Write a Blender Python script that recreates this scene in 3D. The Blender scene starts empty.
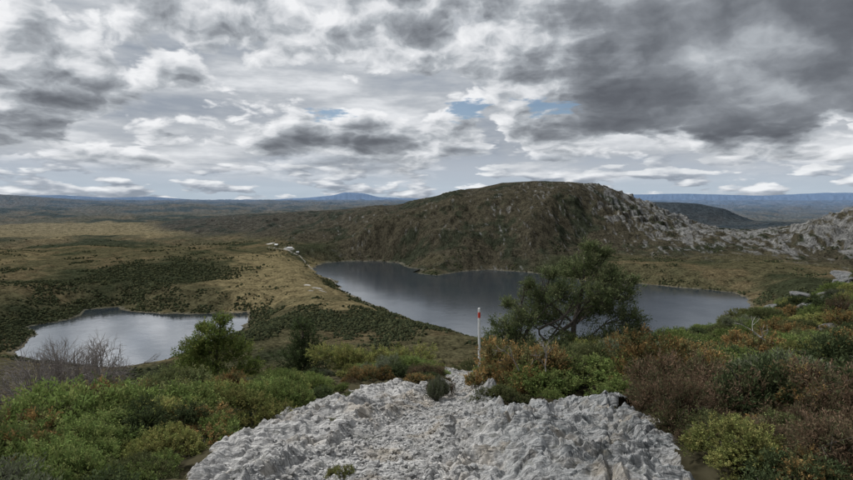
import bpy, math, numpy as np
from mathutils import Vector
rng = np.random.default_rng(7)
EYE = 250.0
F = 576.0
# ------------------------------------------------------------------ noise
def _h(ix, iy, s):
    n = (ix.astype(np.int64)*374761393 + iy.astype(np.int64)*668265263 + s*1274126177) & 0xFFFFFFFF
    n = ((n ^ (n >> 13))*1274126177) & 0xFFFFFFFF
    n = ((n ^ (n >> 16))*2246822519) & 0xFFFFFFFF
    return ((n ^ (n >> 15)) & 0xFFFFFF)/16777216.0
def perlin(x, y, s=0):
    ix = np.floor(x); iy = np.floor(y); fx = x-ix; fy = y-iy
    u = fx*fx*fx*(fx*(fx*6-15)+10); v = fy*fy*fy*(fy*(fy*6-15)+10)
    def g(dx, dy):
        a = _h(ix+dx, iy+dy, s)*6.2831853
        return np.cos(a)*(fx-dx)+np.sin(a)*(fy-dy)
    a = g(0,0); b = g(1,0); c = g(0,1); d = g(1,1)
    return ((a+(b-a)*u)*(1-v)+(c+(d-c)*u)*v)*1.5
def fbm(x, y, o=5, s=0, r=.5):
    t = 0; a = 1.; n = 0
    for i in range(o):
        t = t+a*perlin(x, y, s+i); n += a; a *= r; x = x*2.03+3.1; y = y*2.03+7.7
    return t/n
def ridged(x, y, o=5, s=0):
    t = 0; a = 1.; n = 0
    for i in range(o):
        t = t+a*(1-np.abs(perlin(x, y, s+i))*2); n += a; a *= .5; x = x*2.07+1.3; y = y*2.07+4.1
    return t/n
def cells(x, y, s):
    ix = np.floor(x); iy = np.floor(y)
    f1 = np.full(x.shape, 9.); f2 = np.full(x.shape, 9.); rnd = np.zeros(x.shape)
    for dx in (-1,0,1):
        for dy in (-1,0,1):
            cx = ix+dx; cy = iy+dy
            d = np.hypot(x-cx-_h(cx,cy,s), y-cy-_h(cx,cy,s+1))
            m = d < f1
            f2 = np.where(m, f1, np.minimum(f2, d)); rnd = np.where(m, _h(cx,cy,s+2), rnd); f1 = np.where(m, d, f1)
    return f1, f2, rnd
def blocks(x, y, s):
    """cracked blocks: each block its own height, continuous down to the cracks"""
    f1, f2, r = cells(x, y, s)
    e = np.clip((f2-f1)*5, 0, 1); e = e*(2-e)
    return e*(.45+.9*r) - .5
def saw(t, k=.16):
    """dipping strata: long flat dip face, short scarp"""
    fr = t-np.floor(t)
    return np.minimum(fr/(1-k), (1-fr)/k)-.5
def sstep(a, b, x):
    t = np.clip((x-a)/(b-a), 0, 1); return t*t*(3-2*t)
def smax(a, b, k):
    h = np.clip(.5+.5*(a-b)/k, 0, 1); return b+(a-b)*h+k*h*(1-h)
def softp(x, k=1.):
    return np.where(x/k > 30, x, k*np.log1p(np.exp(np.clip(x/k, -40, 30))))
def poly_sd(x, y, poly):
    """signed distance, negative inside"""
    P = np.array(poly); n = len(P)
    d = np.full(x.shape, 1e18); ins = np.zeros(x.shape, bool)
    for i in range(n):
        ax, ay = P[i]; bx, by = P[(i+1) % n]
        ex, ey = bx-ax, by-ay
        t = np.clip(((x-ax)*ex+(y-ay)*ey)/(ex*ex+ey*ey), 0, 1)
        d = np.minimum(d, (x-ax-t*ex)**2+(y-ay-t*ey)**2)
        c = ((ay > y) != (by > y))
        xi = ax+(y-ay)/(ey if abs(ey) > 1e-9 else 1e-9)*ex
        ins ^= c & (x < xi)
    d = np.sqrt(d)
    return np.where(ins, -d, d)
def line_d(x, y, pts):
    d = np.full(x.shape, 1e18)
    for (ax,ay),(bx,by) in zip(pts[:-1], pts[1:]):
        ex, ey = bx-ax, by-ay
        t = np.clip(((x-ax)*ex+(y-ay)*ey)/(ex*ex+ey*ey), 0, 1)
        d = np.minimum(d, (x-ax-t*ex)**2+(y-ay-t*ey)**2)
    return np.sqrt(d)
# valley points: image pixel column / row at an assumed distance -> world metres
def img_pt(a, e, dist):
    return ((a-426.5)/F*dist, dist, EYE+(200-e)/F*dist)
def wl(a, e):                      # point on the water level z=0
    D = EYE*F/(e-200); return ((a-426.5)/F*D, D)
LAKE_A = [wl(*p) for p in [(11,358),(17,345),(30,337),(26,328),(48,324),(75,318),(82,311),(112,308.5),(128,313),(160,315),(205,315),(243,313.5),(247,319),(238,331),(216,343),(196,346),(180,354),(155,364),(128,371),(95,369),(60,364),(36,363)]]
LAKE_B = [wl(*p) for p in [(312,269),(322,263.5),(345,261.5),(378,261.5),(400,263.5),(408,268),(425,270),(418,274),(436,276),(462,272),(490,270),(530,273),(560,277),(590,281.5),(640,284),(690,289),(735,293),(752,300),(750,345),(640,345),(560,352),(500,345),(472,337),(440,329),(412,320),(388,311),(372,305),(352,296),(340,289),(336,281),(318,275)]]
RIDGES = [
 ([img_pt(250,214,3700)+(800,), img_pt(330,210,3500)+(900,), img_pt(400,204.5,3250)+(1000,), img_pt(445,197.5,3050)+(1050,), img_pt(478,188,2920)+(1060,), img_pt(503,182.5,2890)+(1060,), img_pt(545,181,2860)+(1050,), img_pt(592,183,2850)+(1020,), img_pt(612,190,2800)+(980,), img_pt(640,206,2700)+(880,), img_pt(668,218,2600)+(830,), img_pt(705,229,2480)+(780,), img_pt(752,232,2400)+(740,), img_pt(795,227,2330)+(760,), img_pt(825,217,2260)+(780,), img_pt(862,205,2200)+(800,), img_pt(960,180,2150)+(850,)], 1.0),
 ([img_pt(130,240,3300)+(500,), img_pt(200,232,3300)+(650,), img_pt(270,224,3300)+(700,), img_pt(340,216,3300)+(800,)], .3),
 ([img_pt(55,266,2150)+(330,), img_pt(120,254,2150)+(400,), img_pt(180,253,2100)+(400,), img_pt(235,259,2000)+(330,)], 0.),
 ([img_pt(600,203,4700)+(900,), img_pt(640,202,4600)+(900,), img_pt(660,202,4500)+(900,), img_pt(694,203,4500)+(800,), img_pt(722,208,4400)+(700,), img_pt(745,218,4300)+(500,), img_pt(770,234,4200)+(400,)], 0.25),
 ([img_pt(-250,184,7800)+(2200,), img_pt(0,194,8200)+(2300,), img_pt(60,198,8600)+(2300,), img_pt(120,205,8800)+(2000,), img_pt(210,213,9000)+(1800,)], 0),
 ([img_pt(180,206,12500)+(2600,), img_pt(280,202.5,13000)+(2600,), img_pt(420,205,13500)+(2600,)], 0),
 ([img_pt(-300,199,26000)+(4000,), img_pt(60,195,26000)+(4000,), img_pt(110,197.5,26500)+(3000,), img_pt(150,196.5,27000)+(4000,), img_pt(230,202,28000)+(3500,)], 0),
 ([img_pt(230,202,38000)+(3500,), img_pt(300,198,38000)+(3500,), img_pt(332,195.5,38000)+(2500,), img_pt(345,192,38000)+(2000,), img_pt(362,193,38000)+(2000,), img_pt(380,197,38000)+(3000,), img_pt(460,200,38000)+(4000,)], 0),
 ([img_pt(560,196,36000)+(5000,), img_pt(680,193.5,36000)+(5000,), img_pt(760,195.5,36000)+(5000,), img_pt(830,192.5,36000)+(5000,), img_pt(1050,195,36000)+(5000,)], 0),
 ([img_pt(620,208,19000)+(2500,), img_pt(740,205,18000)+(2500,), img_pt(830,208,17500)+(2500,), img_pt(1000,205,18000)+(2500,)], 0),
 ([img_pt(700,222,10500)+(1300,), img_pt(760,212,11000)+(1500,), img_pt(810,215,10500)+(1500,), img_pt(870,207,10000)+(1800,)], 0),
 ([img_pt(740,230,7400)+(900,), img_pt(800,219,7200)+(1100,), img_pt(870,213,7000)+(1200,)], 0),
]
ROCK = [(-1.2,.9),(-1.35,3.0),(-1.7,4.3),(-1.75,5.0),(-1.3,5.9),(-1.15,7.6),(-1.0,8.8),(-.45,9.5),(-.05,8.9),(.1,8.2),(.42,8.4),(.35,10.4),(.75,15.5),(1.4,15.5),(1.1,12),(.95,9.2),(.78,7.1),(.95,6.4),(1.5,6.6),(2.15,6.3),(2.0,5.0),(1.6,3.5),(1.45,.9)]
PATH = [(-.65,1),(-.45,3.5),(-.05,5.5),(.3,7.5),(.65,10),(.95,13),(1.1,16)]
def near_rel(x, y):
    xr = np.clip(x, 0, 16); xl = np.clip(-x, 0, 14)
    drop = smax(np.full(x.shape,1.62), .95+.22*y, .25) - .0128*xr**2*sstep(0,8,y) + .019*xl**2
    yc = 13.5+.42*xr-.05*xl
    r = np.hypot(x, y)
    drop = drop + .5*softp(y-yc, .8) + .55*softp(r-42, 4) - .12*softp(-y-3, 2)
    return -drop
def heights(x, y, detail=True):
    R = np.hypot(x, y)
    base = np.interp(R, [0,1000,1500,2500,4000,7000,12000,20000,60000],[8,8,14,28,58,125,180,200,120])
    base = base-sstep(.3,.5,x/np.maximum(y,1))*sstep(4500,6000,R)*(1-sstep(16000,24000,R))*110*(y>0)
    n1 = fbm(x/420+5, y/420, 6, 11); n2 = fbm(x/1500, y/1500+9, 4, 31)
    base = base+n1*np.interp(R,[0,900,1400,2000,6000,20000],[9,9,20,26,50,90])+n2*np.interp(R,[0,1000,2000,6000],[3,5,20,60])
    far = base
    nz = fbm(x/260, y/300, 5, 51); rg = ridged(x/190+n1, y/420, 5, 71)
    hillm = np.zeros(x.shape)
    for pts, rk in RIDGES:
        P = np.array(pts); Rm = P[:,1].mean()
        sc = max(1, Rm/5000)
        ds=[]; zs=[]; ws=[]
        for i in range(len(P)-1):
            a = P[i]; b = P[i+1]; ex, ey = b[0]-a[0], b[1]-a[1]
            t = np.clip(((x-a[0])*ex+(y-a[1])*ey)/(ex*ex+ey*ey), 0, 1)
            ds.append(np.hypot(x-a[0]-t*ex, y-a[1]-t*ey))
            ws.append(a[3]+(b[3]-a[3])*t); zs.append(a[2]+(b[2]-a[2])*t)
        dm = np.minimum.reduce(ds); W=0; Z=0; w=0
        for d,z_,w_ in zip(ds,zs,ws):
            q = np.exp(-np.clip((d-dm)/(45*sc),0,40)); W=W+q; Z=Z+q*z_; w=w+q*w_
        Z=Z/W; w=w/W
        u = np.clip(dm/w*(1+.30*nz*np.clip(dm/w*2,0,1)), 0, 1)
        g = .5*(1+np.cos(np.pi*u)); g = .62*g+.38*(1-u)
        if rk >= 1: g = g + .08*np.sin(np.pi*np.clip(u*1.25,0,1))
        best = base+(Z-base)*g
        amp = np.clip((best-base)/150, 0, 1)
        best = best+amp*(rg*38-22+nz*18)*np.clip(u*2.5+.1, 0, 1)*(1 if sc<1.6 else 1.5)
        if rk >= 1:   # stepped crags
            rt = sstep(500,1000,x)
            cr = sstep(.1,.5,fbm(x/300+3,y/300,3,161)+.5*rt)
            stp = 26.; q=best/stp+nz*1.6; fr=q-np.floor(q); best = best + cr*amp*(sstep(.35,.65,fr)-fr)*stp*.85*sstep(.03,.12,u)
            best = best + rt*np.clip(amp*1.5,0,1)*(ridged(x/70,y/70,4,171)-.5)*24*sstep(.0,.1,u+.04)
        far = smax(far, best, 8*sc)
        if rk > 0: hillm = np.maximum(hillm, rk*np.clip((best-base)/120,0,1)*(u<1))
    sd = np.full(x.shape, 1e5)
    m = (R > 500) & (R < 4500) & (y > 0)
    wx = fbm(x[m]/60, y[m]/60, 3, 91)*14
    s = np.minimum(poly_sd(x[m], y[m], LAKE_A), poly_sd(x[m], y[m], LAKE_B))+wx
    sd[m] = s
    far = np.where(sd < 0, -4., np.where(sd < 150, .6+(np.maximum(far,4)-.6)*sstep(0,150,sd)**.8, np.maximum(far,3)))
    nr = near_rel(x, y)+EYE
    mid = sstep(30, 200, R)
    nr = nr+mid*(n1*30+nz*10)
    h = smax(nr, far, 6)
    h = np.where(R < 60, nr, h)
    rock = np.zeros(x.shape)
    q = R < 60
    if q.any():
        X = x[q]; Y = y[q]
        wob = fbm(X*1.5, Y*1.5, 4, 7)
        sdp = poly_sd(X, Y, ROCK)+wob*.45
        rk = 1-sstep(-.12, .12, sdp)
        rr = sstep(.14,.24, fbm(X/3+4, Y/3, 4, 17))*sstep(8, 10.5, X)*sstep(12,15,Y)
        rk2 = np.maximum(rk, rr)
        pc = line_d(X+wob*.3, Y, PATH)
        worn = 1-sstep(.12,.55,pc)
        wa = fbm(X*.8,Y*.8,3,77); wb = fbm(X*2.4,Y*2.4,3,79); w3=fbm(X*7,Y*7,2,81)
        def rot(a): return X*math.cos(a)+Y*math.sin(a)
        big = saw(rot(2.05)*1.25+wa*1.5+wb*.18)*.17*(.6+wb) + saw(rot(.55)*1.0+wa*1.8+wb*.2+.3, .22)*.13*(.6-wb)
        med = saw(rot(1.75)*3.7+wa*2.+wb*.9)*.055*(.5+wb*1.2+wa) + saw(rot(.2)*3.1+wb*1.4, .25)*.045
        sm = saw(rot(2.3)*11+wb*3+w3*.5)*.018 + saw(rot(.8)*9+wb*3+w3*.5,.3)*.014
        bl = blocks(rot(.6)/.55+wa, (-X*.56+Y*.83)/.28+wa, 23)*.045 + blocks(rot(.6)/.2+wa+wb*.4, (-X*.56+Y*.83)/.09+wa, 29)*.012
        f = big+med+sm+bl + fbm(X*.7,Y*.7,4,97,.5)*.22 + w3*.006
        hr = f*.92*(1-.72*worn) - .09*worn + (blocks(X/.06, Y/.06, 63)*.012)*worn
        soil = fbm(X*1.3, Y*1.3, 5, 27)*.18+fbm(X*9,Y*9,3,28)*.03
        hh = h[q]+soil*(1-rk2)+hr*rk2+.04*rk2
        h[q] = hh; rock[q] = rk2
    return h, rock, sd, hillm
# ------------------------------------------------------------------ mesh helper
def mk_mesh(name, V, Fa, tint=None, mats=(), midx=None, smooth=True):
    V = np.asarray(V, np.float32); Fa = np.asarray(Fa, np.int32)
    me = bpy.data.meshes.new(name); k = Fa.shape[1]
    me.vertices.add(len(V)); me.vertices.foreach_set("co", V.ravel())
    me.loops.add(Fa.size); me.loops.foreach_set("vertex_index", Fa.ravel())
    me.polygons.add(len(Fa)); me.polygons.foreach_set("loop_start", np.arange(0, Fa.size, k, dtype=np.int32))
    me.polygons.foreach_set("loop_total", np.full(len(Fa), k, np.int32))
    me.polygons.foreach_set("use_smooth", np.full(len(Fa), smooth, bool) if np.isscalar(smooth) else smooth)
    for m in mats: me.materials.append(m)
    if midx is not None: me.polygons.foreach_set("material_index", np.asarray(midx, np.int32))
    me.update(calc_edges=True)
    if tint is not None:
        at = me.attributes.new("tint", 'FLOAT_COLOR', 'POINT')
        c = np.ones((len(V), 4), np.float32); c[:, :3] = tint
        at.data.foreach_set("color", c.ravel())
    return me
def add(name, me, loc=(0,0,0), rot=(0,0,0), sc=(1,1,1), parent=None):
    o = bpy.data.objects.new(name, me); o.location = loc; o.rotation_euler = rot; o.scale = sc
    bpy.context.scene.collection.objects.link(o)
    if parent: o.parent = parent
    return o
# ------------------------------------------------------------------ materials
def newmat(name):
    m = bpy.data.materials.new(name); m.use_nodes = True
    nt = m.node_tree; nt.nodes.clear()
    out = nt.nodes.new('ShaderNodeOutputMaterial')
    return m, nt, out
class NB:
    def __init__(s, nt): s.nt = nt
    def put(s, sock, v):
        if isinstance(v, bpy.types.NodeSocket): s.nt.links.new(v, sock)
        else: sock.default_value = v
    def m(s, op, a, b=0., c=0., clamp=False):
        n = s.nt.nodes.new('ShaderNodeMath'); n.operation = op; n.use_clamp = clamp
        s.put(n.inputs[0], a); s.put(n.inputs[1], b); s.put(n.inputs[2], c); return n.outputs[0]
    def vm(s, op, a, b=(0,0,0)):
        n = s.nt.nodes.new('ShaderNodeVectorMath'); n.operation = op
        s.put(n.inputs[0], a); s.put(n.inputs[1], b); return n.outputs[0]
    def noise(s, v, scale, det=5, rough=.5, dist=0., dim='3D'):
        n = s.nt.nodes.new('ShaderNodeTexNoise'); n.noise_dimensions = dim
        s.put(n.inputs['Vector'], v); n.inputs['Scale'].default_value = scale
        n.inputs['Detail'].default_value = det; n.inputs['Roughness'].default_value = rough
        n.inputs['Distortion'].default_value = dist
        return n.outputs['Fac']
    def vor(s, v, scale, feat='F1', det=0., dim='3D'):
        n = s.nt.nodes.new('ShaderNodeTexVoronoi'); n.voronoi_dimensions = dim; n.feature = feat
        s.put(n.inputs['Vector'], v); n.inputs['Scale'].default_value = scale
        if 'Detail' in n.inputs: n.inputs['Detail'].default_value = det
        return n.outputs['Distance']
    def ramp(s, f, stops, interp='LINEAR'):
        n = s.nt.nodes.new('ShaderNodeValToRGB'); s.put(n.inputs[0], f); cr = n.color_ramp
        cr.interpolation = interp
        while len(cr.elements) < len(stops): cr.elements.new(.5)
        for e, (p, c) in zip(cr.elements, stops):
            e.position = p; e.color = (c[0], c[1], c[2], 1) if not np.isscalar(c) else (c, c, c, 1)
        return n.outputs[0]
    def mix(s, f, a, b, mode='MIX'):
        n = s.nt.nodes.new('ShaderNodeMix'); n.data_type = 'RGBA'; n.blend_type = mode
        s.put(n.inputs[0], f); s.put(n.inputs[6], a if not isinstance(a, tuple) else (*a[:3], 1)); s.put(n.inputs[7], b if not isinstance(b, tuple) else (*b[:3], 1))
        return n.outputs[2]
    def mr(s, v, a, b, c, d, smooth=True):
        n = s.nt.nodes.new('ShaderNodeMapRange'); n.interpolation_type = 'SMOOTHSTEP' if smooth else 'LINEAR'
        s.put(n.inputs[0], v)
        for i, q in enumerate((a,b,c,d)): n.inputs[i+1].default_value = q
        return n.outputs[0]
    def attr(s, name):
        n = s.nt.nodes.new('ShaderNodeAttribute'); n.attribute_name = name; return n.outputs['Color']
    def pos(s):
        return s.nt.nodes.new('ShaderNodeNewGeometry').outputs['Position']
    def obj(s):
        return s.nt.nodes.new('ShaderNodeTexCoord').outputs['Object']
    def bump(s, h, st=1., dist=1.):
        n = s.nt.nodes.new('ShaderNodeBump'); n.inputs['Strength'].default_value = st
        n.inputs['Distance'].default_value = dist; s.put(n.inputs['Height'], h); return n.outputs[0]
    def prin(s, col, rough=.8, nrm=None, spec=.3):
        n = s.nt.nodes.new('ShaderNodeBsdfPrincipled'); s.put(n.inputs['Base Color'], col if not isinstance(col, tuple) else (*col,1))
        s.put(n.inputs['Roughness'], rough); n.inputs['Specular IOR Level'].default_value = spec
        if nrm is not None: s.put(n.inputs['Normal'], nrm)
        return n.outputs[0]
    def diff(s, col, nrm=None):
        n = s.nt.nodes.new('ShaderNodeBsdfDiffuse'); s.put(n.inputs[0], col)
        if nrm is not None: s.put(n.inputs['Normal'], nrm)
        return n.outputs[0]
M_land, nt, out = newmat("land_heath"); b = NB(nt)
p = b.pos()
n1 = b.noise(p, .035, 7, .76, 0, '2D'); n2 = b.noise(p, .16, 3, .7, 0, '2D')
k = b.m('ADD', b.m('MULTIPLY', n1, 1.5), b.m('MULTIPLY', n2, 1.3))
k = b.mr(k, 1.0, 1.8, .2, 1.85, False)
col = b.mix(1., b.attr("tint"), k, 'MULTIPLY')
nt.links.new(b.diff(col, b.bump(n1, .9, 12.)), out.inputs[0])
def quartz(name, dark=1.):
    M, nt, out = newmat(name); b = NB(nt)
    p = b.pos()
    mp = nt.nodes.new('ShaderNodeMapping'); nt.links.new(p, mp.inputs[0])
    mp.inputs['Rotation'].default_value = (.5,.3,.55); mp.inputs['Scale'].default_value = (.6,5.2,2.4)
    q = mp.outputs[0]
    big = b.noise(p, .8, 5, .62, .3); fine = b.noise(q, 6, 7, .72, .2); grain = b.noise(p, 60, 4, .72)
    cr = b.vor(q, 1.3, 'DISTANCE_TO_EDGE', 1.)
    cr2 = b.vor(p, 4.5, 'DISTANCE_TO_EDGE', 1.)
    veins = b.noise(q, 2.6, 5, .62, .8)
    sx = nt.nodes.new('ShaderNodeSeparateXYZ'); nt.links.new(p, sx.inputs[0])
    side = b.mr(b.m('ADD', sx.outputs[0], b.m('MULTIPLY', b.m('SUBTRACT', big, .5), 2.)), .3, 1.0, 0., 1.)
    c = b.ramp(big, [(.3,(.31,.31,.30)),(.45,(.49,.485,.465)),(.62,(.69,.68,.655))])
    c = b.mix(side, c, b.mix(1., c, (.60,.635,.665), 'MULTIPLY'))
    c = b.mix(b.mr(fine,.40,.56,.0,.72), b.mix(1.,c,(.36,.36,.37),'MULTIPLY'), c)
    c = b.mix(b.mr(veins,.48,.50,.0,.35), c, (.68,.67,.65))
    c = b.mix(b.mr(veins,.54,.60,.0,.55), c, (.19,.195,.20))
    lich = b.noise(p, 5., 6, .78)
    c = b.mix(b.mr(lich,.56,.63,0,.5), c, (.12,.12,.10))
    rust = b.noise(p, 2.2, 4, .6)
    c = b.mix(b.mr(rust,.50,.68,0,.45), c, (.36,.295,.21))
    c = b.mix(b.mr(cr,0.,.02,.6,0), c, (.08,.08,.078))
    c = b.mix(b.mr(cr2,0.,.018,.4,0), c, (.11,.11,.105))
    c = b.mix(1., c, b.mr(grain,.3,.7,.65*dark,1.2*dark,False), 'MULTIPLY')
    h = b.m('ADD', fine, b.m('ADD', b.m('MULTIPLY', grain, .25), b.mr(cr,0,.03,0,.25)))
    nt.links.new(b.diff(c, b.bump(h, .85, .026)), out.inputs[0])
    return M
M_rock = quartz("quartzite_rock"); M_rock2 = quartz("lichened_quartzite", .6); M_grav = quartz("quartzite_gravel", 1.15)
def leafmat(name, trans=.25):
    M, nt, out = newmat(name); b = NB(nt)
    oi = nt.nodes.new('ShaderNodeObjectInfo')
    c = b.mix(1., b.attr("tint"), b.mr(oi.outputs['Random'],0,1,.68,1.35,False), 'MULTIPLY')
    t = nt.nodes.new('ShaderNodeBsdfTranslucent'); nt.links.new(c, t.inputs[0])
    mx = nt.nodes.new('ShaderNodeMixShader'); mx.inputs[0].default_value = trans
    nt.links.new(b.diff(c), mx.inputs[1]); nt.links.new(t.outputs[0], mx.inputs[2]); nt.links.new(mx.outputs[0], out.inputs[0])
    return M
M_leaf = leafmat("leaf")
M_canopy, nt, out = newmat("distant_canopy"); b = NB(nt); nt.links.new(b.diff(b.attr("tint")), out.inputs[0])
def barkmat(name, c1, c2):
    M, nt, out = newmat(name); b = NB(nt); p = b.obj()
    n = b.noise(p, 30, 3, .7)
    nt.links.new(b.diff(b.mix(b.mr(n,.35,.65,0,1), c1, c2), b.bump(n,.6,.01)), out.inputs[0]); return M
M_bark = barkmat("bark", (.07,.06,.05), (.17,.15,.13))
M_dead = barkmat("bleached_wood", (.26,.25,.23), (.45,.43,.40))
def water(name, ior, rough):
    M, nt, out = newmat(name); b = NB(nt); p = b.pos()
    n = b.noise(p, .05, 5, .65, 0, '2D'); rip = b.bump(n, .06, 2.)
    g = nt.nodes.new('ShaderNodeBsdfGlossy'); g.inputs['Roughness'].default_value = rough; g.inputs['Color'].default_value = (.97,.985,1,1)
    nt.links.new(rip, g.inputs['Normal'])
    d = nt.nodes.new('ShaderNodeBsdfDiffuse'); d.inputs[0].default_value = (.02,.028,.038,1)
    fr = nt.nodes.new('ShaderNodeFresnel'); fr.inputs[0].default_value = ior
    wind = b.mr(b.noise(p,.004,4,.6,0,'2D'),.4,.6,.9,1.06)
    mx = nt.nodes.new('ShaderNodeMixShader'); nt.links.new(b.m('MULTIPLY', fr.outputs[0], wind, 0, True), mx.inputs[0])
    nt.links.new(d.outputs[0], mx.inputs[1]); nt.links.new(g.outputs[0], mx.inputs[2]); nt.links.new(mx.outputs[0], out.inputs[0])
    return M
M_waterA = water("calm_lake_water", 14., .08); M_waterB = water("lake_water", 2.3, .12)
# ------------------------------------------------------------------ terrain
th = np.concatenate([np.linspace(-50, 50, 1050), np.linspace(50.5, 309.5, 110)])*math.pi/180
rr = np.concatenate([np.geomspace(.25, 2.4, 24, endpoint=False), np.geomspace(2.4, 20, 480, endpoint=False), np.geomspace(20, 700, 90, endpoint=False),
                     np.geomspace(700, 5200, 420, endpoint=False), np.geomspace(5200, 62000, 150)])
TH, RR = np.meshgrid(th, rr)
X = (np.sin(TH)*RR); Y = (np.cos(TH)*RR)
nr_, nc_ = X.shape
x = X.ravel(); y = Y.ravel()
h, rock, sd, hillm = heights(x, y)
R = np.hypot(x, y)
nA = fbm(x/180, y/180, 6, 101); nB_ = fbm(x/700, y/700, 4, 111); nC = fbm(x/45, y/45, 4, 121)
heath = np.array([.076,.070,.039]); dark = np.array([.029,.036,.020]); grass = np.array([.190,.157,.085]); brown=np.array([.108,.088,.050])
T = np.tile(heath, (len(x),1))
def lay(T, m, c): 
    return T*(1-m[:,None])+np.asarray(c)*m[:,None]
T = lay(T, sstep(-.05,.25, nA+.4*nC), brown)
T = lay(T, sstep(.0,.25, nB_-.5*nA)*.85, dark)
def blob(cx, cy, rx, ry): return np.exp(-(((x-cx)/rx)**2+((y-cy)/ry)**2))
gx, gy = wl(50,245); g2 = wl(285,275); g3 = wl(275,300); g4 = wl(345,322)
gm = blob(gx,gy,780,450)*1.7+blob(g2[0],g2[1],210,360)*1.1+blob(*g3,160,200)*.95+blob(*g4,200,110)*.8+blob(*wl(0,275),300,200)*.5
gm = sstep(.3,.8, gm+.7*nA+.35*nC)
T = lay(T, gm*.88, grass*(.95))
dk = blob(*wl(165,288),220,330)*1.2+blob(*wl(10,330),120,160)+blob(*wl(330,345),240,90)
T = lay(T, sstep(.4,.9,dk+.5*nC+.3*nA)*.85, dark)
hm = sstep(.05,.4,hillm)
T = lay(T, hm, np.array([.058,.052,.036]))
T = lay(T, hm*sstep(.0,.3,nA+nC*.6), np.array([.033,.037,.024]))
st = ridged(x/38+nA*1.5, y/150, 5, 131); st2 = ridged(x/95, y/60+nC, 5, 141)
right = sstep(600, 1000, x); right2 = sstep(1000,1300,x)
hx = sstep(80,180,h)*blob(560,2550,480,650)
rm = hm*sstep(.63,.78, st*.6+st2*.4+.21*right*sstep(50,100,h)+.06*right2*sstep(20,60,h)+.10*hx-.10*(1-right)+.12*nB_)*(y<3600)
T = lay(T, np.clip(rm,0,1)*.8, np.array([.185,.185,.18])*(1+.5*nC[:,None]))
back = (R>3900)&(R<5400)&(x>1100)
T[back] = T[back]*.25+np.array([.024,.028,.026])*.75
shore = (sd > 0) & (sd < 9)
T[shore] = T[shore]*.5+np.array([.16,.15,.12])*.5
tr = line_d(x, y, [wl(*p) for p in [(268,261),(300,264),(318,272),(334,283),(343,292),(360,302),(376,312)]])
T = lay(T, (tr < 3)*.7, np.array([.34,.32,.28]))
for (a,e,rx,ry) in [(316,300,16,22),(322,303,11,15),(310,306,9,13),(288,262,26,34),(306,298,10,13),(270,258,20,40)]:
    q = wl(a,e); T = lay(T, ((blob(q[0],q[1],rx,ry)+.25*nC) > .5)*.7, np.array([.42,.41,.38]))
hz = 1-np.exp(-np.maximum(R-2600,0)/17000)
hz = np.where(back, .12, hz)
T = T*(1-hz[:,None]) + np.array([.135,.205,.325])*hz[:,None]  # aerial haze painted into the terrain tint, bluer with distance
nearm = R < 60
T[nearm] = np.array([.040,.036,.022])
i = np.arange(nr_-1)[:,None]*nc_; j = np.arange(nc_)[None,:]; j2 = (j+1) % nc_
Fq = np.stack([i+j, i+nc_+j, i+nc_+j2, i+j2], -1).reshape(-1,4)
rf = rock[Fq].mean(1) > .5
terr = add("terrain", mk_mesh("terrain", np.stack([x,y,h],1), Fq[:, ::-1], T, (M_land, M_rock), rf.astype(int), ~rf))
def gz(px, py):
    a = np.atleast_1d(np.asarray(px, float)); b_ = np.atleast_1d(np.asarray(py, float))
    return heights(a.copy(), b_.copy())[0]
# ------------------------------------------------------------------ lakes
def lake(poly, mat):
    P = np.array(poly); c = P.mean(0)
    d = (P-c); d = d/np.linalg.norm(d,axis=1)[:,None]; Q = P+d*45
    me = bpy.data.meshes.new("lake"); me.from_pydata([(a,b_,0) for a,b_ in Q], [], [list(range(len(Q)))]); me.materials.append(mat)
    if me.polygons[0].normal.z < 0: me.flip_normals()
    add("lake", me)
lake(LAKE_A, M_waterA); lake(LAKE_B, M_waterB)
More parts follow.
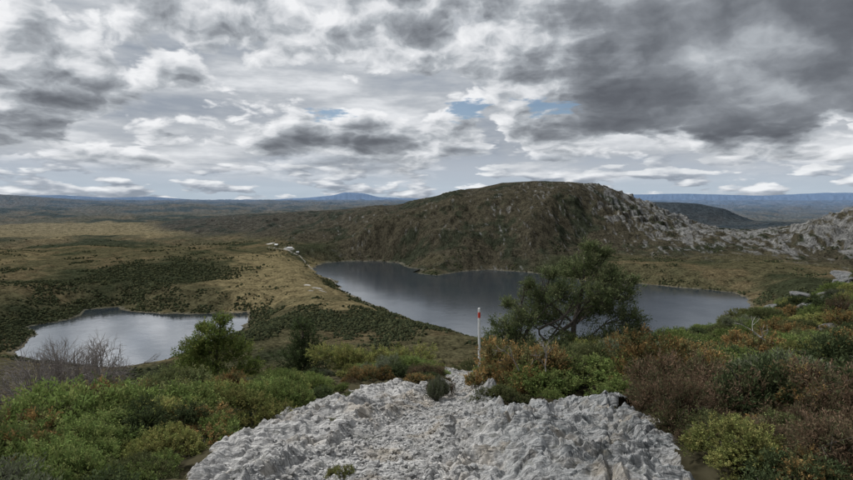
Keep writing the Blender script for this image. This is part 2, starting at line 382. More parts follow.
# ------------------------------------------------------------------ distant forest
t_ = (1+5**.5)/2
ICV = np.array([(-1,t_,0),(1,t_,0),(-1,-t_,0),(1,-t_,0),(0,-1,t_),(0,1,t_),(0,-1,-t_),(0,1,-t_),(t_,0,-1),(t_,0,1),(-t_,0,-1),(-t_,0,1)],float); ICV/=np.linalg.norm(ICV[0])
ICF = np.array([(0,11,5),(0,5,1),(0,1,7),(0,7,10),(0,10,11),(1,5,9),(5,11,4),(11,10,2),(10,7,6),(7,1,8),(3,9,4),(3,4,2),(3,2,6),(3,6,8),(3,8,9),(4,9,5),(2,4,11),(6,2,10),(8,6,7),(9,8,1)])
def forest(n=30000):
    N = 260000
    D = np.exp(rng.uniform(np.log(500), np.log(2700), N)); B = rng.uniform(-.85,.85,N)
    X = B*D; Y = D
    hh, _, sd, hm = heights(X, Y)
    nA = fbm(X/160, Y/160, 4, 201); nC = fbm(X/50,Y/50,3,121)
    def bl(q, rx, ry): return np.exp(-(((X-q[0])/rx)**2+((Y-q[1])/ry)**2))
    cl = bl(wl(165,288),220,330)*.95+.9*bl(wl(10,330),130,170)+.85*bl(wl(330,348),260,95)+.4*bl(wl(380,325),200,80)+.4*(sd<50)
    dens = sstep(.25,.8,cl+1.3*nA+.8*nC)
    dens = dens*(1-.9*sstep(.3,.9,hm))*(1-.85*bl(wl(285,275),210,320))*(1-.8*bl(wl(50,245),700,400))*(1-.7*bl(wl(275,300),150,180))
    ok = (sd > 6) & (rng.uniform(0,1,N) < dens*.8) & (hh < 140)
    idx = np.nonzero(ok)[0][:n]
    n = len(idx); X=X[idx]; Y=Y[idx]; hh=hh[idx]
    s = rng.uniform(1.0,3.0,n)*np.interp(Y,[500,1200,2700],[.75,1,1.3])
    V = ICV[None]*(1+rng.uniform(-.35,.3,(n,12,1)))
    V = V*np.stack([s*rng.uniform(.8,1.3,n), s*rng.uniform(.8,1.3,n), s*rng.uniform(.6,1.5,n)],1)[:,None,:]
    V = V+np.stack([X,Y,hh+s*.35],1)[:,None,:]
    Fa = ICF[None]+(np.arange(n)*12)[:,None,None]
    c = np.array([.040,.048,.026])[None]*rng.uniform(.65,1.4,(n,1))+rng.uniform(0,1,(n,1))**3*np.array([.045,.038,.016])
    c = np.repeat(c,12,0)
    add("distant_forest", mk_mesh("distant_forest", V.reshape(-1,3), Fa.reshape(-1,3), c, (M_canopy,), None, False))
forest()
# ------------------------------------------------------------------ plants
def unit(v): return v/np.maximum(np.linalg.norm(v,axis=-1,keepdims=True),1e-9)
def leaf_quads(P, D, L, W, r):
    n = len(P); D = unit(D); s = unit(np.cross(D, r.normal(size=(n,3)))); up = np.cross(s, D)
    L = L[:,None]; W = W[:,None]
    V = np.stack([P, P+D*L*.5+s*W*.5+up*L*.06, P+D*L, P+D*L*.5-s*W*.5+up*L*.06], 1)
    return V.reshape(-1,3), np.arange(4*n).reshape(n,4)
def tube(path, rad, sides=5):
    path = np.asarray(path,float); n = len(path); V=[]; 
    for k in range(n):
        t = unit(path[min(k+1,n-1)]-path[max(k-1,0)]); a = np.array([1,0,0]) if abs(t[0])<.8 else np.array([0,1,0])
        u = unit(np.cross(t,a)); v = np.cross(t,u); an = np.arange(sides)*2*math.pi/sides
        V.append(path[k]+rad[k]*(np.cos(an)[:,None]*u+np.sin(an)[:,None]*v))
    V = np.concatenate(V); Fq=[]
    for k in range(n-1):
        for s in range(sides): Fq.append((k*sides+s, k*sides+(s+1)%sides, (k+1)*sides+(s+1)%sides, (k+1)*sides+s))
    return V, np.array(Fq)
class Plant:
    def __init__(s, seed): s.V=[]; s.F=[]; s.T=[]; s.M=[]; s.n=0; s.r=np.random.default_rng(seed)
    def push(s, V, F, T, m):
        s.V.append(V); s.F.append(F+s.n); s.T.append(np.broadcast_to(T,(len(V),3))); s.M.append(np.full(len(F),m)); s.n+=len(V)
    def leaves(s, tips, dirs, per, tl, L, W, pal, spread=.9):
        r=s.r; n=len(tips); c=np.repeat(tips,per,0); d=np.repeat(unit(dirs),per,0); u=r.uniform(0,1,(n*per,1))
        P=c-d*u*tl+r.normal(size=(n*per,3))*tl*.14
        D=d*.8+r.normal(size=(n*per,3))*spread*.6
        V,F=leaf_quads(P,D,L*r.uniform(.6,1.3,n*per),W*r.uniform(.7,1.2,n*per),r)
        pal=np.array(pal); ci=np.repeat(r.integers(0,len(pal),n),per); col=pal[ci]
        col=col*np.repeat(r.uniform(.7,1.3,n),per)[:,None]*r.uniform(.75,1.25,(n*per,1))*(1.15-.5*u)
        s.push(V,F,np.repeat(col,4,0),0)
    def branch(s, path, r0, r1, m=1, sides=5):
        V,F=tube(path,np.linspace(r0,r1,len(path)),sides); s.push(V,F,np.array([.1,.09,.08]),m)
    def mesh(s, name, bark=None):
        return mk_mesh(name,np.concatenate(s.V),np.concatenate(s.F),np.concatenate(s.T),(M_leaf,bark or M_bark),np.concatenate(s.M),False)
def curve(a,b,sag,r,n=6):
    t=np.linspace(0,1,n)[:,None]; a=np.asarray(a,float); b=np.asarray(b,float)
    m=(a+b)/2+np.array([0,0,sag])+r.normal(size=3)*np.linalg.norm(b-a)*.07
    P=(1-t)**2*a+2*t*(1-t)*m+t*t*b; P[1:-1]+=r.normal(size=(n-2,3))*np.linalg.norm(b-a)*.015
    return P
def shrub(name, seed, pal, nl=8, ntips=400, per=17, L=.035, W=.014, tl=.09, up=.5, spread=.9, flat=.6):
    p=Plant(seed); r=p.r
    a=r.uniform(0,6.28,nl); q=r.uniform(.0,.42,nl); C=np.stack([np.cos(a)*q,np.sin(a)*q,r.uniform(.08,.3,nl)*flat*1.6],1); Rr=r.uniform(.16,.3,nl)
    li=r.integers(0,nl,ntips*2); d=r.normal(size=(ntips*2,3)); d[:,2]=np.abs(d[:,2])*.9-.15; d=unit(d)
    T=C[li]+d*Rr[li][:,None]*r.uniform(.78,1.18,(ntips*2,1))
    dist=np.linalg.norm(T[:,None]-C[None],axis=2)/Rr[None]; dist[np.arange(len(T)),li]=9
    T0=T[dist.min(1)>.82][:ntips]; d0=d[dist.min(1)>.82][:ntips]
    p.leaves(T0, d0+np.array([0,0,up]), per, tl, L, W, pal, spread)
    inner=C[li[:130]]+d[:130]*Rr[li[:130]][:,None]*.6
    p.leaves(inner, d[:130], 10, tl, L*1.5, W*2, np.array(pal)*.45, 1.2)  # inner leaves tinted darker: interior shade painted in for depth
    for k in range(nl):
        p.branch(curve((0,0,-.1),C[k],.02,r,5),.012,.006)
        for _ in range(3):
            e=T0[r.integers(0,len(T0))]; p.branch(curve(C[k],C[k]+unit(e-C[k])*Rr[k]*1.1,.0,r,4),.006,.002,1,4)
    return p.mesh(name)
def desat(L_, k=.06, g=1.05):
    return [tuple(np.array(c)*(1-k)*g+np.mean(c)*k*g) for c in L_]
PAL = {k_: desat(v_) for k_, v_ in dict(
 bright=[(.17,.225,.065),(.145,.20,.06),(.21,.24,.08)],
 yellow=[(.21,.225,.07),(.17,.19,.06),(.25,.235,.08)],
 olive=[(.13,.148,.06),(.105,.125,.052),(.155,.16,.07)],
 orange=[(.24,.16,.065),(.175,.145,.065),(.14,.145,.06),(.29,.185,.07)],
 dark=[(.058,.08,.035),(.07,.092,.042),(.09,.112,.048)],
 greyg=[(.16,.175,.115),(.195,.205,.145),(.13,.155,.08)],
 red=[(.155,.105,.065),(.195,.135,.09),(.125,.105,.06),(.12,.125,.062)]).items()}
SH={}
for k,(L,W,tl,up,sp,per) in dict(bright=(.034,.014,.10,.9,.8,18),yellow=(.03,.015,.08,.5,.9,20),olive=(.03,.013,.09,.6,.9,18),orange=(.032,.014,.08,.6,.9,18),dark=(.036,.014,.1,.6,.9,18),greyg=(.045,.009,.12,.9,.6,18),red=(.045,.010,.13,.8,.8,16)).items():
    SH[k]=[shrub(k+"_shrub",(len(k)*13+v*7+ord(k[0])),PAL[k],L=L,W=W,tl=tl,up=up,spread=sp,per=per) for v in range(2)]
root = bpy.data.objects.new("heath_scrub", None); bpy.context.scene.collection.objects.link(root)
def scatter():
    pts=[]; sp=.62
    for yy in np.arange(1.4, 30, sp):
        for xx in np.arange(-20, 25, sp):
            pts.append((xx+rng.uniform(-.26,.26), yy+rng.uniform(-.26,.26)))
    for yy in np.arange(1.5, 5.5, .42):
        for xx in np.arange(-5, 5.5, .42):
            pts.append((xx+rng.uniform(-.15,.15), yy+rng.uniform(-.15,.15)))
    P=np.array(pts); X,Y=P[:,0],P[:,1]
    R=np.hypot(X,Y)
    yc=13.5+.42*np.clip(X,0,16)
    s=poly_sd(X,Y,ROCK)
    sz=rng.uniform(.65,1.2,len(X))*np.interp(s,[.1,1],[.45,1.])
    bare=fbm(X/3+4, Y/3, 4, 17)
    ok=(s>.14)&(R>2.3)&(np.abs(X)<Y*.9+1.0)&(Y<yc+4)&~((bare>.16)&(X>8.5)&(Y>12.5))
    X,Y,sz=X[ok],Y[ok],sz[ok]; Z=gz(X,Y)
    n1=fbm(X/2.2,Y/2.2,3,301); n2=fbm(X/1.7+9,Y/1.7,3,311)
    for i in range(len(X)):
        v=n1[i]*1.6+rng.normal()*.25; w=n2[i]*1.6+rng.normal()*.3
        if X[i]>1.9 and Y[i]<6.5: k='red' if w>.2 else ('orange' if v>.3 else 'greyg' if w<-.35 else 'dark' if v<-.15 else 'olive' if v<.12 else 'yellow')
        elif X[i]<-2.8 and Y[i]<6: k='orange' if v>.32 else ('bright' if w>-0.1 else 'dark' if w<-.4 else 'olive')
        else:
            k='bright' if v>.16 else 'yellow' if v>-.02 else 'orange' if w>.42 else 'dark' if v<-.38 else 'greyg' if w<-.4 else 'red' if w>.32 else 'olive'
        s=sz[i]*(1. if Y[i]>4.5 else .66)
        if X[i]>5 and Y[i]>9: s*=.75
        if X[i]<-1 and Y[i]>7.5: s*=.72
        if -6.5<X[i]<-.8 and Y[i]>8.5: s*=.72
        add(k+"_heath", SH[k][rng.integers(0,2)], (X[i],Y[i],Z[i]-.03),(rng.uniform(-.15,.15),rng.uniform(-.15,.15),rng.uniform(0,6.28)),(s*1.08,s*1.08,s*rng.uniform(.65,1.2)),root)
scatter()
def put(name,k,x,y,s,sz=None,dz=-.05,rot=None,v=0):
    z=float(gz(x,y)[0]); sz=sz or s
    return add(name,SH[k][v],(x,y,z+dz),(0,0,rot if rot is not None else rng.uniform(0,6)),(s,s,sz))
put("green_heath_bush",'yellow',-1.85,5.9,.95,.85); put("green_heath_bush",'bright',-1.45,6.4,.7,.7,v=1); put("green_heath_bush",'yellow',-2.3,6.6,.9,.85)
put("orange_heath_bush",'orange',1.35,7.7,1.25,1.4); put("orange_heath_bush",'olive',1.95,8.1,1.3,1.4,v=1); put("orange_heath_bush",'orange',1.02,8.3,.85,1.0,v=1)
put("green_heath_bush",'bright',2.9,7.9,1.4,1.2); put("green_heath_bush",'bright',3.6,8.5,1.3,1.2,v=1)
put("grey_heath_bush",'greyg',.12,7.4,.42,.7); put("grey_heath_bush",'red',.2,7.7,.35,.6)
put("rust_heath_bush",'red',2.5,6.1,1.0,1.0); put("rust_heath_bush",'red',2.6,5.0,.85,.9,v=1)
for (a_,b__,k_) in [(2.25,4.2,'olive'),(2.0,3.6,'yellow'),(2.45,3.8,'red'),(2.1,3.1,'dark'),(1.95,2.8,'olive'),(2.75,4.4,'olive'),(-1.8,3.6,'olive'),(-1.7,3.0,'dark'),(-2.1,4.3,'yellow'),(-1.95,5.0,'bright'),(.95,6.9,'olive')]:
    put("low_heath_bush",k_,a_,b__,.62,.55)
put("green_heath_bush",'yellow',-.55,3.7,.2,.26); put("heath_tuft",'olive',-.95,7.0,.25,.25); put("heath_tuft",'red',1.35,5.6,.16,.14); put("heath_tuft",'olive',-.85,5.2,.14,.14)
put("low_heath_bush",'red',.0,10.3,.6,.45); put("low_heath_bush",'orange',-.75,9.9,.6,.5)
def clump_tree(name, loc, clumps, pal, seed, tips=80, per=20, L=.05, W=.016, tl=.16, trunk=.07, up=.4, bark=None, spread=.8, stems=1, flat=.78, sc=1.):
    p=Plant(seed); r=p.r; C=np.array(clumps,float); H=C[:,2].max()
    bases=[np.array([r.uniform(-.12,.12)*(stems>1),r.uniform(-.12,.12)*(stems>1),-.2]) for _ in range(stems)]
    topp=C[np.argmax(C[:,2]),:3]
    trunks=[]
    for k,bp in enumerate(bases):
        tp = topp if k==0 else C[r.integers(0,len(C)),:3]*.8
        path=curve(bp,tp,.05*H,r,10); trunks.append(path); p.branch(path,trunk/(1+k*.3),trunk*.15,1,7)
    for c in C:
        cc=c[:3]; rad=c[3]
        tk=trunks[r.integers(0,len(trunks))]
        k=int(np.clip(np.argmin(np.linalg.norm(tk-cc,axis=1)+np.abs(tk[:,2]-(cc[2]-.45*np.linalg.norm(cc[:2]-tk[0,:2])-.2))*1.2),1,8))
        bpth=curve(tk[k],cc,-.04,r,7); p.branch(bpth,trunk*.38,trunk*.1,1,5)
        n=int(tips*(rad/.4)**1.6)+8
        d=unit(r.normal(size=(n,3))+np.array([0,0,.15])); q=r.uniform(.25,1.,(n,1))**.6
        T=cc+d*q*rad*np.array([1.15,1.15,flat])*(1+.35*r.normal(size=(n,1))*.5)
        p.leaves(T,d+np.array([0,0,up])+unit(cc)*.5,per,tl,L,W,pal,spread)
        for e in T[:: max(1,n//14)]:
            p.branch(curve(bpth[4+r.integers(0,3)],e,0,r,4),trunk*.1,trunk*.03,1,4)
    return add(name,p.mesh(name,bark),loc,sc=(sc,sc,sc))
tz=float(gz(3.72,14.6)[0])
clump_tree("snow_gum_tree",(3.72,14.6,tz),[(.45,0,2.4,.36),(.1,.2,2.15,.4),(.85,-.2,2.05,.38),(1.2,.2,1.6,.42),(1.3,-.1,1.1,.4),(.5,-.4,1.7,.46),(-.25,-.2,1.7,.44),(-.8,.1,1.5,.42),(-1.15,-.2,1.1,.42),(-1.55,0,.8,.4),(-1.85,.1,.45,.36),(-.5,.3,1.05,.44),(.3,.4,1.15,.46),(.9,-.3,.65,.46),(-1.2,.2,.45,.44),(-.3,-.4,.5,.5),(.45,-.4,.4,.5),(.4,.1,2.72,.22),(-1.45,.3,1.35,.22),(1.5,.3,1.9,.2),(-.5,0,2.1,.25),(1.5,0,.7,.34),(.75,0,2.58,.2),(-1.0,0,1.85,.2),(.75,.1,1.3,.36)],
 [(.115,.145,.063),(.14,.165,.08),(.09,.115,.052),(.18,.195,.10)],5,tips=135,per=19,L=.062,W=.019,tl=.18,trunk=.085,stems=3,sc=1.1)
z=float(gz(-5.2,14.)[0])
clump_tree("bushy_green_tree",(-5.2,14.,z),[(0,0,1.5,.38),(.35,.1,1.15,.4),(-.4,0,1.1,.42),(-.65,.2,.65,.42),(.7,0,.7,.4),(0,-.3,.7,.5),(.9,.2,.3,.35),(-.9,-.1,.25,.4),(.1,.1,1.8,.2),(-.3,.2,1.6,.2),(-.3,-.2,1.3,.35)],
 [(.17,.22,.065),(.145,.195,.055),(.22,.245,.075)],8,tips=170,per=18,L=.05,W=.021,tl=.14,trunk=.05,sc=1.16)
for (cx,cy,k,s_) in [(-3.2,14.6,12,1.3),(-2.3,17.0,13,1.3),(-4.0,17.,14,1.2)]:
    z=float(gz(cx,cy)[0])
    clump_tree("small_conifer_tree",(cx,cy,z),[(0,0,1.45,.2),(0,0,1.2,.28),(.12,0,.95,.34),(-.14,0,.8,.36),(.18,.1,.55,.42),(-.18,-.1,.4,.46),(.32,0,.2,.42),(-.38,0,.15,.42)],
     [(.062,.084,.04),(.082,.105,.046),(.05,.07,.03)],k,tips=170,per=16,L=.045,W=.016,tl=.12,trunk=.045,sc=s_)
for (bx,by,sx,szz,pal,sd_) in [(-1.35,14.2,1.25,1.2,PAL['yellow'],21),(-.3,19.,1.0,1.45,PAL['dark'],22),(-7.0,14,1.3,1.2,PAL['dark'],23),(-8.2,13,1.2,1.,PAL['olive'],24),(-1.9,16.5,1.0,1.3,PAL['dark'],25),(1.9,16.,.9,.7,PAL['olive'],26)]:
    z=float(gz(bx,by)[0]); r=np.random.default_rng(sd_)
    cl=[(r.uniform(-1,1)*sx,r.uniform(-.6,.6),r.uniform(.2,.85)*szz,r.uniform(.28,.42)) for _ in range(12)]
    clump_tree("spreading_heath_bush",(bx,by,z),cl,pal,sd_,tips=120,per=18,L=.045,W=.019,tl=.13,trunk=.04)
def twiggy(name,loc,seed,h,spread,n,mat,depth=4,rad=.012,leaf=False,lean=(0,0,0)):
    p=Plant(seed); r=p.r; tips=[]
    def rec(a,d,L,rd,k):
        b_=a+d*L; p.branch(curve(a,b_,0,r,4),rd,rd*.65,1,4)
        if k==0: tips.append((b_,d)); return
        for _ in range(r.integers(2,4)):
            nd=unit(d+r.normal(size=3)*.45+np.array([0,0,.08])); rec(a+d*L*r.uniform(.55,1.),nd,L*r.uniform(.6,.8),rd*.66,k-1)
    for _ in range(n):
        d=unit(np.array([r.normal()*spread,r.normal()*spread,1.])+np.array(lean)); rec(np.array([r.normal()*.2,r.normal()*.15,-.05]),d,h*.38,rad,depth)
    if leaf: p.leaves(np.array([t[0] for t in tips]),np.array([t[1] for t in tips]),2,.08,.03,.012,[(.14,.15,.09)])
    return add(name,p.mesh(name,mat),loc)
M_grey=barkmat("grey_twig",(.20,.18,.165),(.33,.30,.28))
twiggy("grey_twiggy_shrub",(-5.6,8.8,float(gz(-5.6,8.8)[0])+.05),31,1.5,.7,36,M_grey,5,.016,False)
twiggy("dead_branch",(5.3,8.6,float(gz(5.3,8.6)[0])+.35),41,.85,.4,1,M_dead,3,.012,lean=(-1.5,0,0))
twiggy("dead_branch",(1.65,7.4,float(gz(1.65,7.4)[0])+.4),43,.55,.6,3,M_grey,3,.008)
# ------------------------------------------------------------------ gravel and boulders
def stones(name,P,S,seed):
    r=np.random.default_rng(seed); n=len(P)
    V=ICV[None]*(1+r.uniform(-.35,.3,(n,12,1))); V=V*r.uniform(.5,1.3,(n,1,3))*np.array([1,1,.6])
    a=r.uniform(0,6.28,n); c,s=np.cos(a)[:,None],np.sin(a)[:,None]
    V=np.stack([V[...,0]*c-V[...,1]*s,V[...,0]*s+V[...,1]*c,V[...,2]],-1)*S[:,None,None]+P[:,None,:]
    Fa=ICF[None]+(np.arange(n)*12)[:,None,None]
    return add(name,mk_mesh(name,V.reshape(-1,3),Fa.reshape(-1,3),None,(M_grav,),None,False))
N=15000; gy_=np.exp(rng.uniform(np.log(2.2),np.log(15),N)); 
cxp=np.interp(gy_,[a[1] for a in PATH],[a[0] for a in PATH]); gx_=cxp+rng.normal(size=N)*.33
ok=poly_sd(gx_,gy_,ROCK)<-.05; gx_,gy_=gx_[ok],gy_[ok]
S=.006+.020*rng.uniform(0,1,len(gx_))**3; S[::50]*=2.4
stones("path_gravel",np.stack([gx_,gy_,gz(gx_,gy_)+S*.2],1),S,3)
def boulder(name,loc,s,seed):
    import bmesh
    bm=bmesh.new(); bmesh.ops.create_icosphere(bm,subdivisions=5,radius=1)
    r=np.random.default_rng(seed); pl=unit(r.normal(size=(20,3))); dd=r.uniform(.6,.92,20)
    C=np.array([v.co[:] for v in bm.verts])
    for q,d_ in zip(pl,dd):
        e=np.maximum(C@q-d_,0); C=C-q[None]*e[:,None]*.95
    C=C*(1+.10*fbm(C[:,0]*3+seed,C[:,1]*3+C[:,2]*2,4,seed)[:,None])
    for v,c in zip(bm.verts,C): v.co=Vector(c*np.array(s))
    me=bpy.data.meshes.new(name); bm.to_mesh(me); bm.free(); me.materials.append(M_rock2)
    add(name,me,loc,(r.uniform(-.3,.3),r.uniform(-.3,.3),r.uniform(0,6)))
for i,(bx,by,s) in enumerate([(11.5,18.6,.5),(12.6,18.9,.55),(13.6,18.4,.65),(14.4,19.2,.6),(10.6,18,.35),(12,17.2,.42),(13.2,16.9,.46),(14.6,17.6,.55),(9.2,17.5,.25),(10.2,15.2,.34),(11.3,15.8,.4),(12.6,15.4,.4),(6.8,12.6,.2),(8.1,11.5,.2)]):
    boulder("quartzite_boulder",(bx,by,float(gz(bx,by)[0])+s*.15),(s*1.3,s*.8,s*.45),50+i)
# ------------------------------------------------------------------ marker pole
def paint(name,c):
    M,nt,out=newmat(name); b=NB(nt); n=b.noise(b.obj(),18,5,.7)
    nt.links.new(b.prin(b.mix(b.mr(n,.5,.72,0,.45),c,tuple(v*.55 for v in c)),.5,None,.4),out.inputs[0]); return M
Mw=paint("white_paint",(.78,.78,.76)); Mr=paint("red_paint",(.62,.06,.035))
px_,py_=1.02,10.9; pz=float(gz(px_,py_)[0])
pole=bpy.data.objects.new("trail_marker_pole",None); bpy.context.scene.collection.objects.link(pole); pole.location=(px_,py_,pz); pole.rotation_euler=(0,math.radians(-.6),0)
def cyl(name,z0,z1,r0,r1,mat,bev=.004):
    prof=[(0,z0),(r0-bev,z0),(r0,z0+bev),(r1,z1-bev),(r1-bev,z1),(0,z1)]; V=[];Fc=[];n=20
    for (r_,z_) in prof:
        for k in range(n): V.append((r_*math.cos(k*2*math.pi/n),r_*math.sin(k*2*math.pi/n),z_))
    for a in range(len(prof)-1):
        for k in range(n): Fc.append((a*n+k,a*n+(k+1)%n,(a+1)*n+(k+1)%n,(a+1)*n+k))
    me=bpy.data.meshes.new(name); me.from_pydata(V,[],Fc); me.materials.append(mat); add(name,me,parent=pole)
PT = (EYE-(309-200)/F*py_)-pz      # pole length from the ground
cyl("shaft",-.2,PT-.19,.026,.023,Mw); cyl("red_band",PT-.188,PT-.08,.0245,.0245,Mr); cyl("top_section",PT-.078,PT-.01,.023,.023,Mw); cyl("cap",PT-.008,PT,.025,.022,Mw,.002)
# ------------------------------------------------------------------ small park buildings near the far lake end
Mwall=paint("weathered_boards",(.45,.43,.38)); Mroof=paint("metal_roof",(.6,.62,.62)); Mdk=paint("window_glass",(.05,.06,.07))
def hut(x,y,L,W,H,rot):
    z=float(gz(x,y)[0])
    e=bpy.data.objects.new("park_hut",None); bpy.context.scene.collection.objects.link(e); e.location=(x,y,z); e.rotation_euler=(0,0,rot)
    def m(n,V,Fc,mat):
        me=bpy.data.meshes.new(n); me.from_pydata(V,[],Fc); me.materials.append(mat); add(n,me,parent=e)
    l,w=L/2,W/2
    m("walls",[(-l,-w,-2),(l,-w,-2),(l,w,-2),(-l,w,-2),(-l,-w,H),(l,-w,H),(l,w,H),(-l,w,H),(-l,0,H+W*.3),(l,0,H+W*.3)],[(0,1,5,4),(2,3,7,6),(1,2,6,9,5),(3,0,4,8,7)],Mwall)
    o=.6; k=H+W*.3+.15
    m("roof",[(-l-o,-w-o,H-.1),(l+o,-w-o,H-.1),(l+o,0,k),(-l-o,0,k),(l+o,w+o,H-.1),(-l-o,w+o,H-.1)],[(0,1,2,3),(3,2,4,5)],Mroof)
    m("windows",[v for q in (-.6,0,.6) for v in [(q*l-.8,-w-.03,1),(q*l+.8,-w-.03,1),(q*l+.8,-w-.03,2.2),(q*l-.8,-w-.03,2.2)]],[(0,1,2,3),(4,5,6,7),(8,9,10,11)],Mdk)
for (a,e,L,W,ro) in [(289,262,22,10,.2),(276,260.5,14,8,-.3),(297,263,10,7,.5)]:
    q=wl(a,e); hut(q[0],q[1],L,W,4,ro)
# ------------------------------------------------------------------ world
sun_el, sun_az = math.radians(52), math.radians(-55)
w=bpy.data.worlds.new("World"); bpy.context.scene.world=w; w.use_nodes=True; nt=w.node_tree; nt.nodes.clear(); b=NB(nt)
out=nt.nodes.new('ShaderNodeOutputWorld')
sky=nt.nodes.new('ShaderNodeTexSky'); sky.sky_type='NISHITA'; sky.sun_disc=False; sky.sun_elevation=sun_el; sky.sun_rotation=sun_az; sky.altitude=1200
bg1=nt.nodes.new('ShaderNodeBackground'); nt.links.new(sky.outputs[0],bg1.inputs[0]); bg1.inputs[1].default_value=.075
D=b.vm('NORMALIZE',nt.nodes.new('ShaderNodeTexCoord').outputs['Generated'])
sp=nt.nodes.new('ShaderNodeSeparateXYZ'); nt.links.new(D,sp.inputs[0]); dx,dy,dz=sp.outputs
az=b.m('ARCTAN2',dx,dy); el=b.m('ARCSINE',dz); elp=b.m('MAXIMUM',el,0.)
def comb(u,v):
    n=nt.nodes.new('ShaderNodeCombineXYZ'); b.put(n.inputs[0],u); b.put(n.inputs[1],v); return n.outputs[0]
def gauss(a0,e0,sa,se):
    u=b.m('DIVIDE',b.m('SUBTRACT',az,a0),sa); v=b.m('DIVIDE',b.m('SUBTRACT',el,e0),se)
    return b.m('EXPONENT',b.m('MULTIPLY',b.m('ADD',b.m('MULTIPLY',u,u),b.m('MULTIPLY',v,v)),-1.))
def A(px): return math.atan((px-426.5)/F)
def E(py): return math.atan((200-py)/F)
def field(lst):
    t=None
    for (px,py,sa,se,k) in lst:
        g=b.m('MULTIPLY',gauss(A(px),E(py),sa,se),k); t=g if t is None else b.m('ADD',t,g)
    return t
P=comb(b.m('MULTIPLY',az,3.5), b.m('MULTIPLY',b.m('LOGARITHM',b.m('ADD',elp,.10),math.e),1.9))
wp=nt.nodes.new('ShaderNodeTexNoise'); wp.noise_dimensions='2D'; nt.links.new(P,wp.inputs['Vector']); wp.inputs['Scale'].default_value=3.8; wp.inputs['Detail'].default_value=4
Pw=b.vm('ADD',P,b.vm('MULTIPLY',b.vm('SUBTRACT',wp.outputs['Color'],(.5,.5,.5)),(.15,.15,0)))
def dens(v,dt=7,vd=4.):
    a=b.noise(v,1.0,dt,.56,0,'2D'); v1=b.vor(v,2.7,'F1',vd,'2D')
    return b.m('ADD',a,b.m('MULTIPLY',b.m('SUBTRACT',.42,v1),.23))
d0=dens(Pw); d1=dens(b.vm('ADD',Pw,(-.045,.10,0)))
lit=b.m('SUBTRACT',d0,d1)
hi=b.noise(comb(b.m('MULTIPLY',az,3.),b.m('MULTIPLY',elp,14.)),1.3,5,.6,0,'2D')
elw=b.m('ADD',el,b.m('MULTIPLY',b.m('SUBTRACT',d0,.5),.10))
slab=b.m('MULTIPLY',b.m('MULTIPLY',b.mr(elw,E(152),E(138),0.,1.),b.mr(elw,E(70),E(-80),1.,.55)),b.mr(b.m('ADD',az,b.m('MULTIPLY',b.m('SUBTRACT',hi,.5),.35)),A(490),A(660),0.,1.))
cover=field([(425,140,.11,.032,.15),(240,152,.2,.028,.14),(60,105,.25,.06,.08),(310,92,.12,.045,-.13),(170,118,.12,.035,-.05),(470,172,.12,.02,-.10),(560,30,.25,.07,.08),(200,15,.35,.06,.06),(400,60,.1,.04,.05)])
DC=b.m('ADD',b.m('ADD',d0,cover),b.m('MULTIPLY',slab,.28))
back=b.ramp(hi,[(.3,(.32,.36,.42)),(.5,(.48,.51,.55)),(.7,(.76,.78,.81))])
B=b.m('ADD',b.m('ADD',.62,b.m('MULTIPLY',b.m('SUBTRACT',DC,.5),-1.9)),b.m('MULTIPLY',lit,b.m('SUBTRACT',2.7,b.m('MULTIPLY',slab,1.7))))
cum=b.ramp(B,[(0.,(.115,.125,.145)),(.2,(.158,.172,.195)),(.42,(.255,.275,.305)),(.62,(.43,.46,.495)),(.8,(.68,.70,.73)),(1.,(.88,.89,.91))])
alpha=b.mr(DC,.34,.42,0.,1.)
cl=b.mix(alpha,back,cum)
PL=comb(b.m('MULTIPLY',az,9.),b.m('MULTIPLY',elp,34.))
l0=b.m('ADD',b.noise(PL,1.1,5,.55,0,'2D'),b.m('MULTIPLY',b.m('SUBTRACT',.42,b.vor(PL,1.7,'F1',2.,'2D')),.22))
PL2=b.vm('ADD',PL,(-.08,.22,0))
l1=b.m('ADD',b.noise(PL2,1.1,3,.55,0,'2D'),b.m('MULTIPLY',b.m('SUBTRACT',.42,b.vor(PL2,1.7,'F1',1.,'2D')),.22))
LB=b.m('ADD',b.m('ADD',.47,b.m('MULTIPLY',b.m('SUBTRACT',l0,l1),2.4)),field([(820,172,.2,.03,.32),(470,178,.1,.03,.25),(620,165,.2,.03,.05)]))
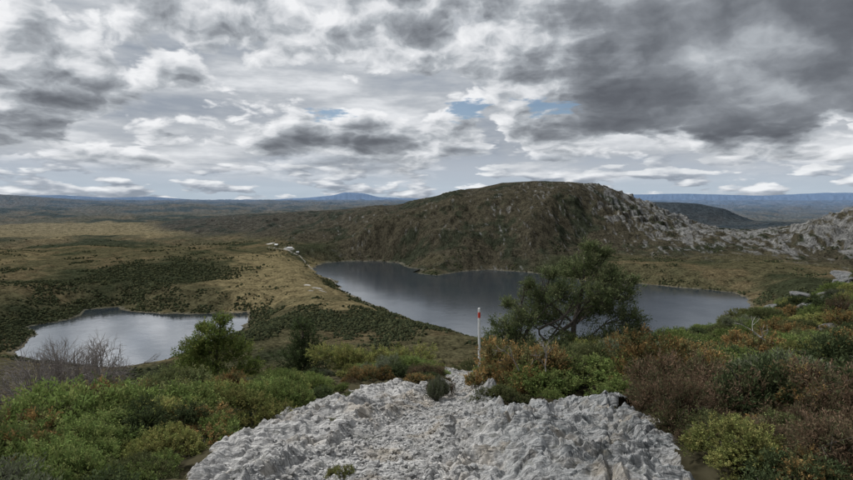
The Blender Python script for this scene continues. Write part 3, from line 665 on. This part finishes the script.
lcum=b.ramp(LB,[(.15,(.27,.31,.37)),(.45,(.40,.44,.50)),(.7,(.66,.69,.73)),(1.,(.88,.90,.92))])
lback=b.mix(b.mr(elp,0.,.06,0.,1.),(.46,.54,.62),(.45,.50,.57))
low=b.mix(b.mr(l0,.40,.50,0.,1.),lback,lcum)
lm=b.mr(b.m('ADD',el,b.m('MULTIPLY',b.m('SUBTRACT',hi,.5),.10)),.03,.08,.95,0.)
cl=b.mix(lm,cl,low)
gn=b.noise(PL,1.3,5,.6,0,'2D')
gap=field([(470,111,.042,.019,1.1),(548,112,.075,.019,1.1),(335,117,.06,.016,1.)])
gf=b.mr(b.m('ADD',gap,b.m('MULTIPLY',b.m('SUBTRACT',gn,.5),2.2)),.58,.92,0.,.92)
bg2=nt.nodes.new('ShaderNodeBackground'); nt.links.new(cl,bg2.inputs[0]); bg2.inputs[1].default_value=1.
mx=nt.nodes.new('ShaderNodeMixShader'); nt.links.new(gf,mx.inputs[0]); nt.links.new(bg2.outputs[0],mx.inputs[1]); nt.links.new(bg1.outputs[0],mx.inputs[2])
nt.links.new(mx.outputs[0],out.inputs[0])
# ------------------------------------------------------------------ sun
sl=bpy.data.lights.new("sun",'SUN'); sl.energy=3.5; sl.angle=math.radians(10); sl.color=(1,.975,.94)
so=bpy.data.objects.new("sun",sl); bpy.context.scene.collection.objects.link(so)
sd_=Vector((math.sin(sun_az)*math.cos(sun_el),math.cos(sun_az)*math.cos(sun_el),math.sin(sun_el)))
so.rotation_euler=sd_.to_track_quat('Z','Y').to_euler(); so.location=(0,0,400)
# ------------------------------------------------------------------ camera
cam=bpy.data.cameras.new("camera"); co=bpy.data.objects.new("camera",cam); bpy.context.scene.collection.objects.link(co)
co.location=(0,0,EYE); co.rotation_euler=(math.radians(90-3.97),0,0); cam.sensor_width=36; cam.lens=36*F/853; cam.clip_start=.1; cam.clip_end=150000
bpy.context.scene.camera=co
sc=bpy.context.scene; sc.view_settings.view_transform='Standard'; sc.view_settings.look='None'; sc.view_settings.exposure=0
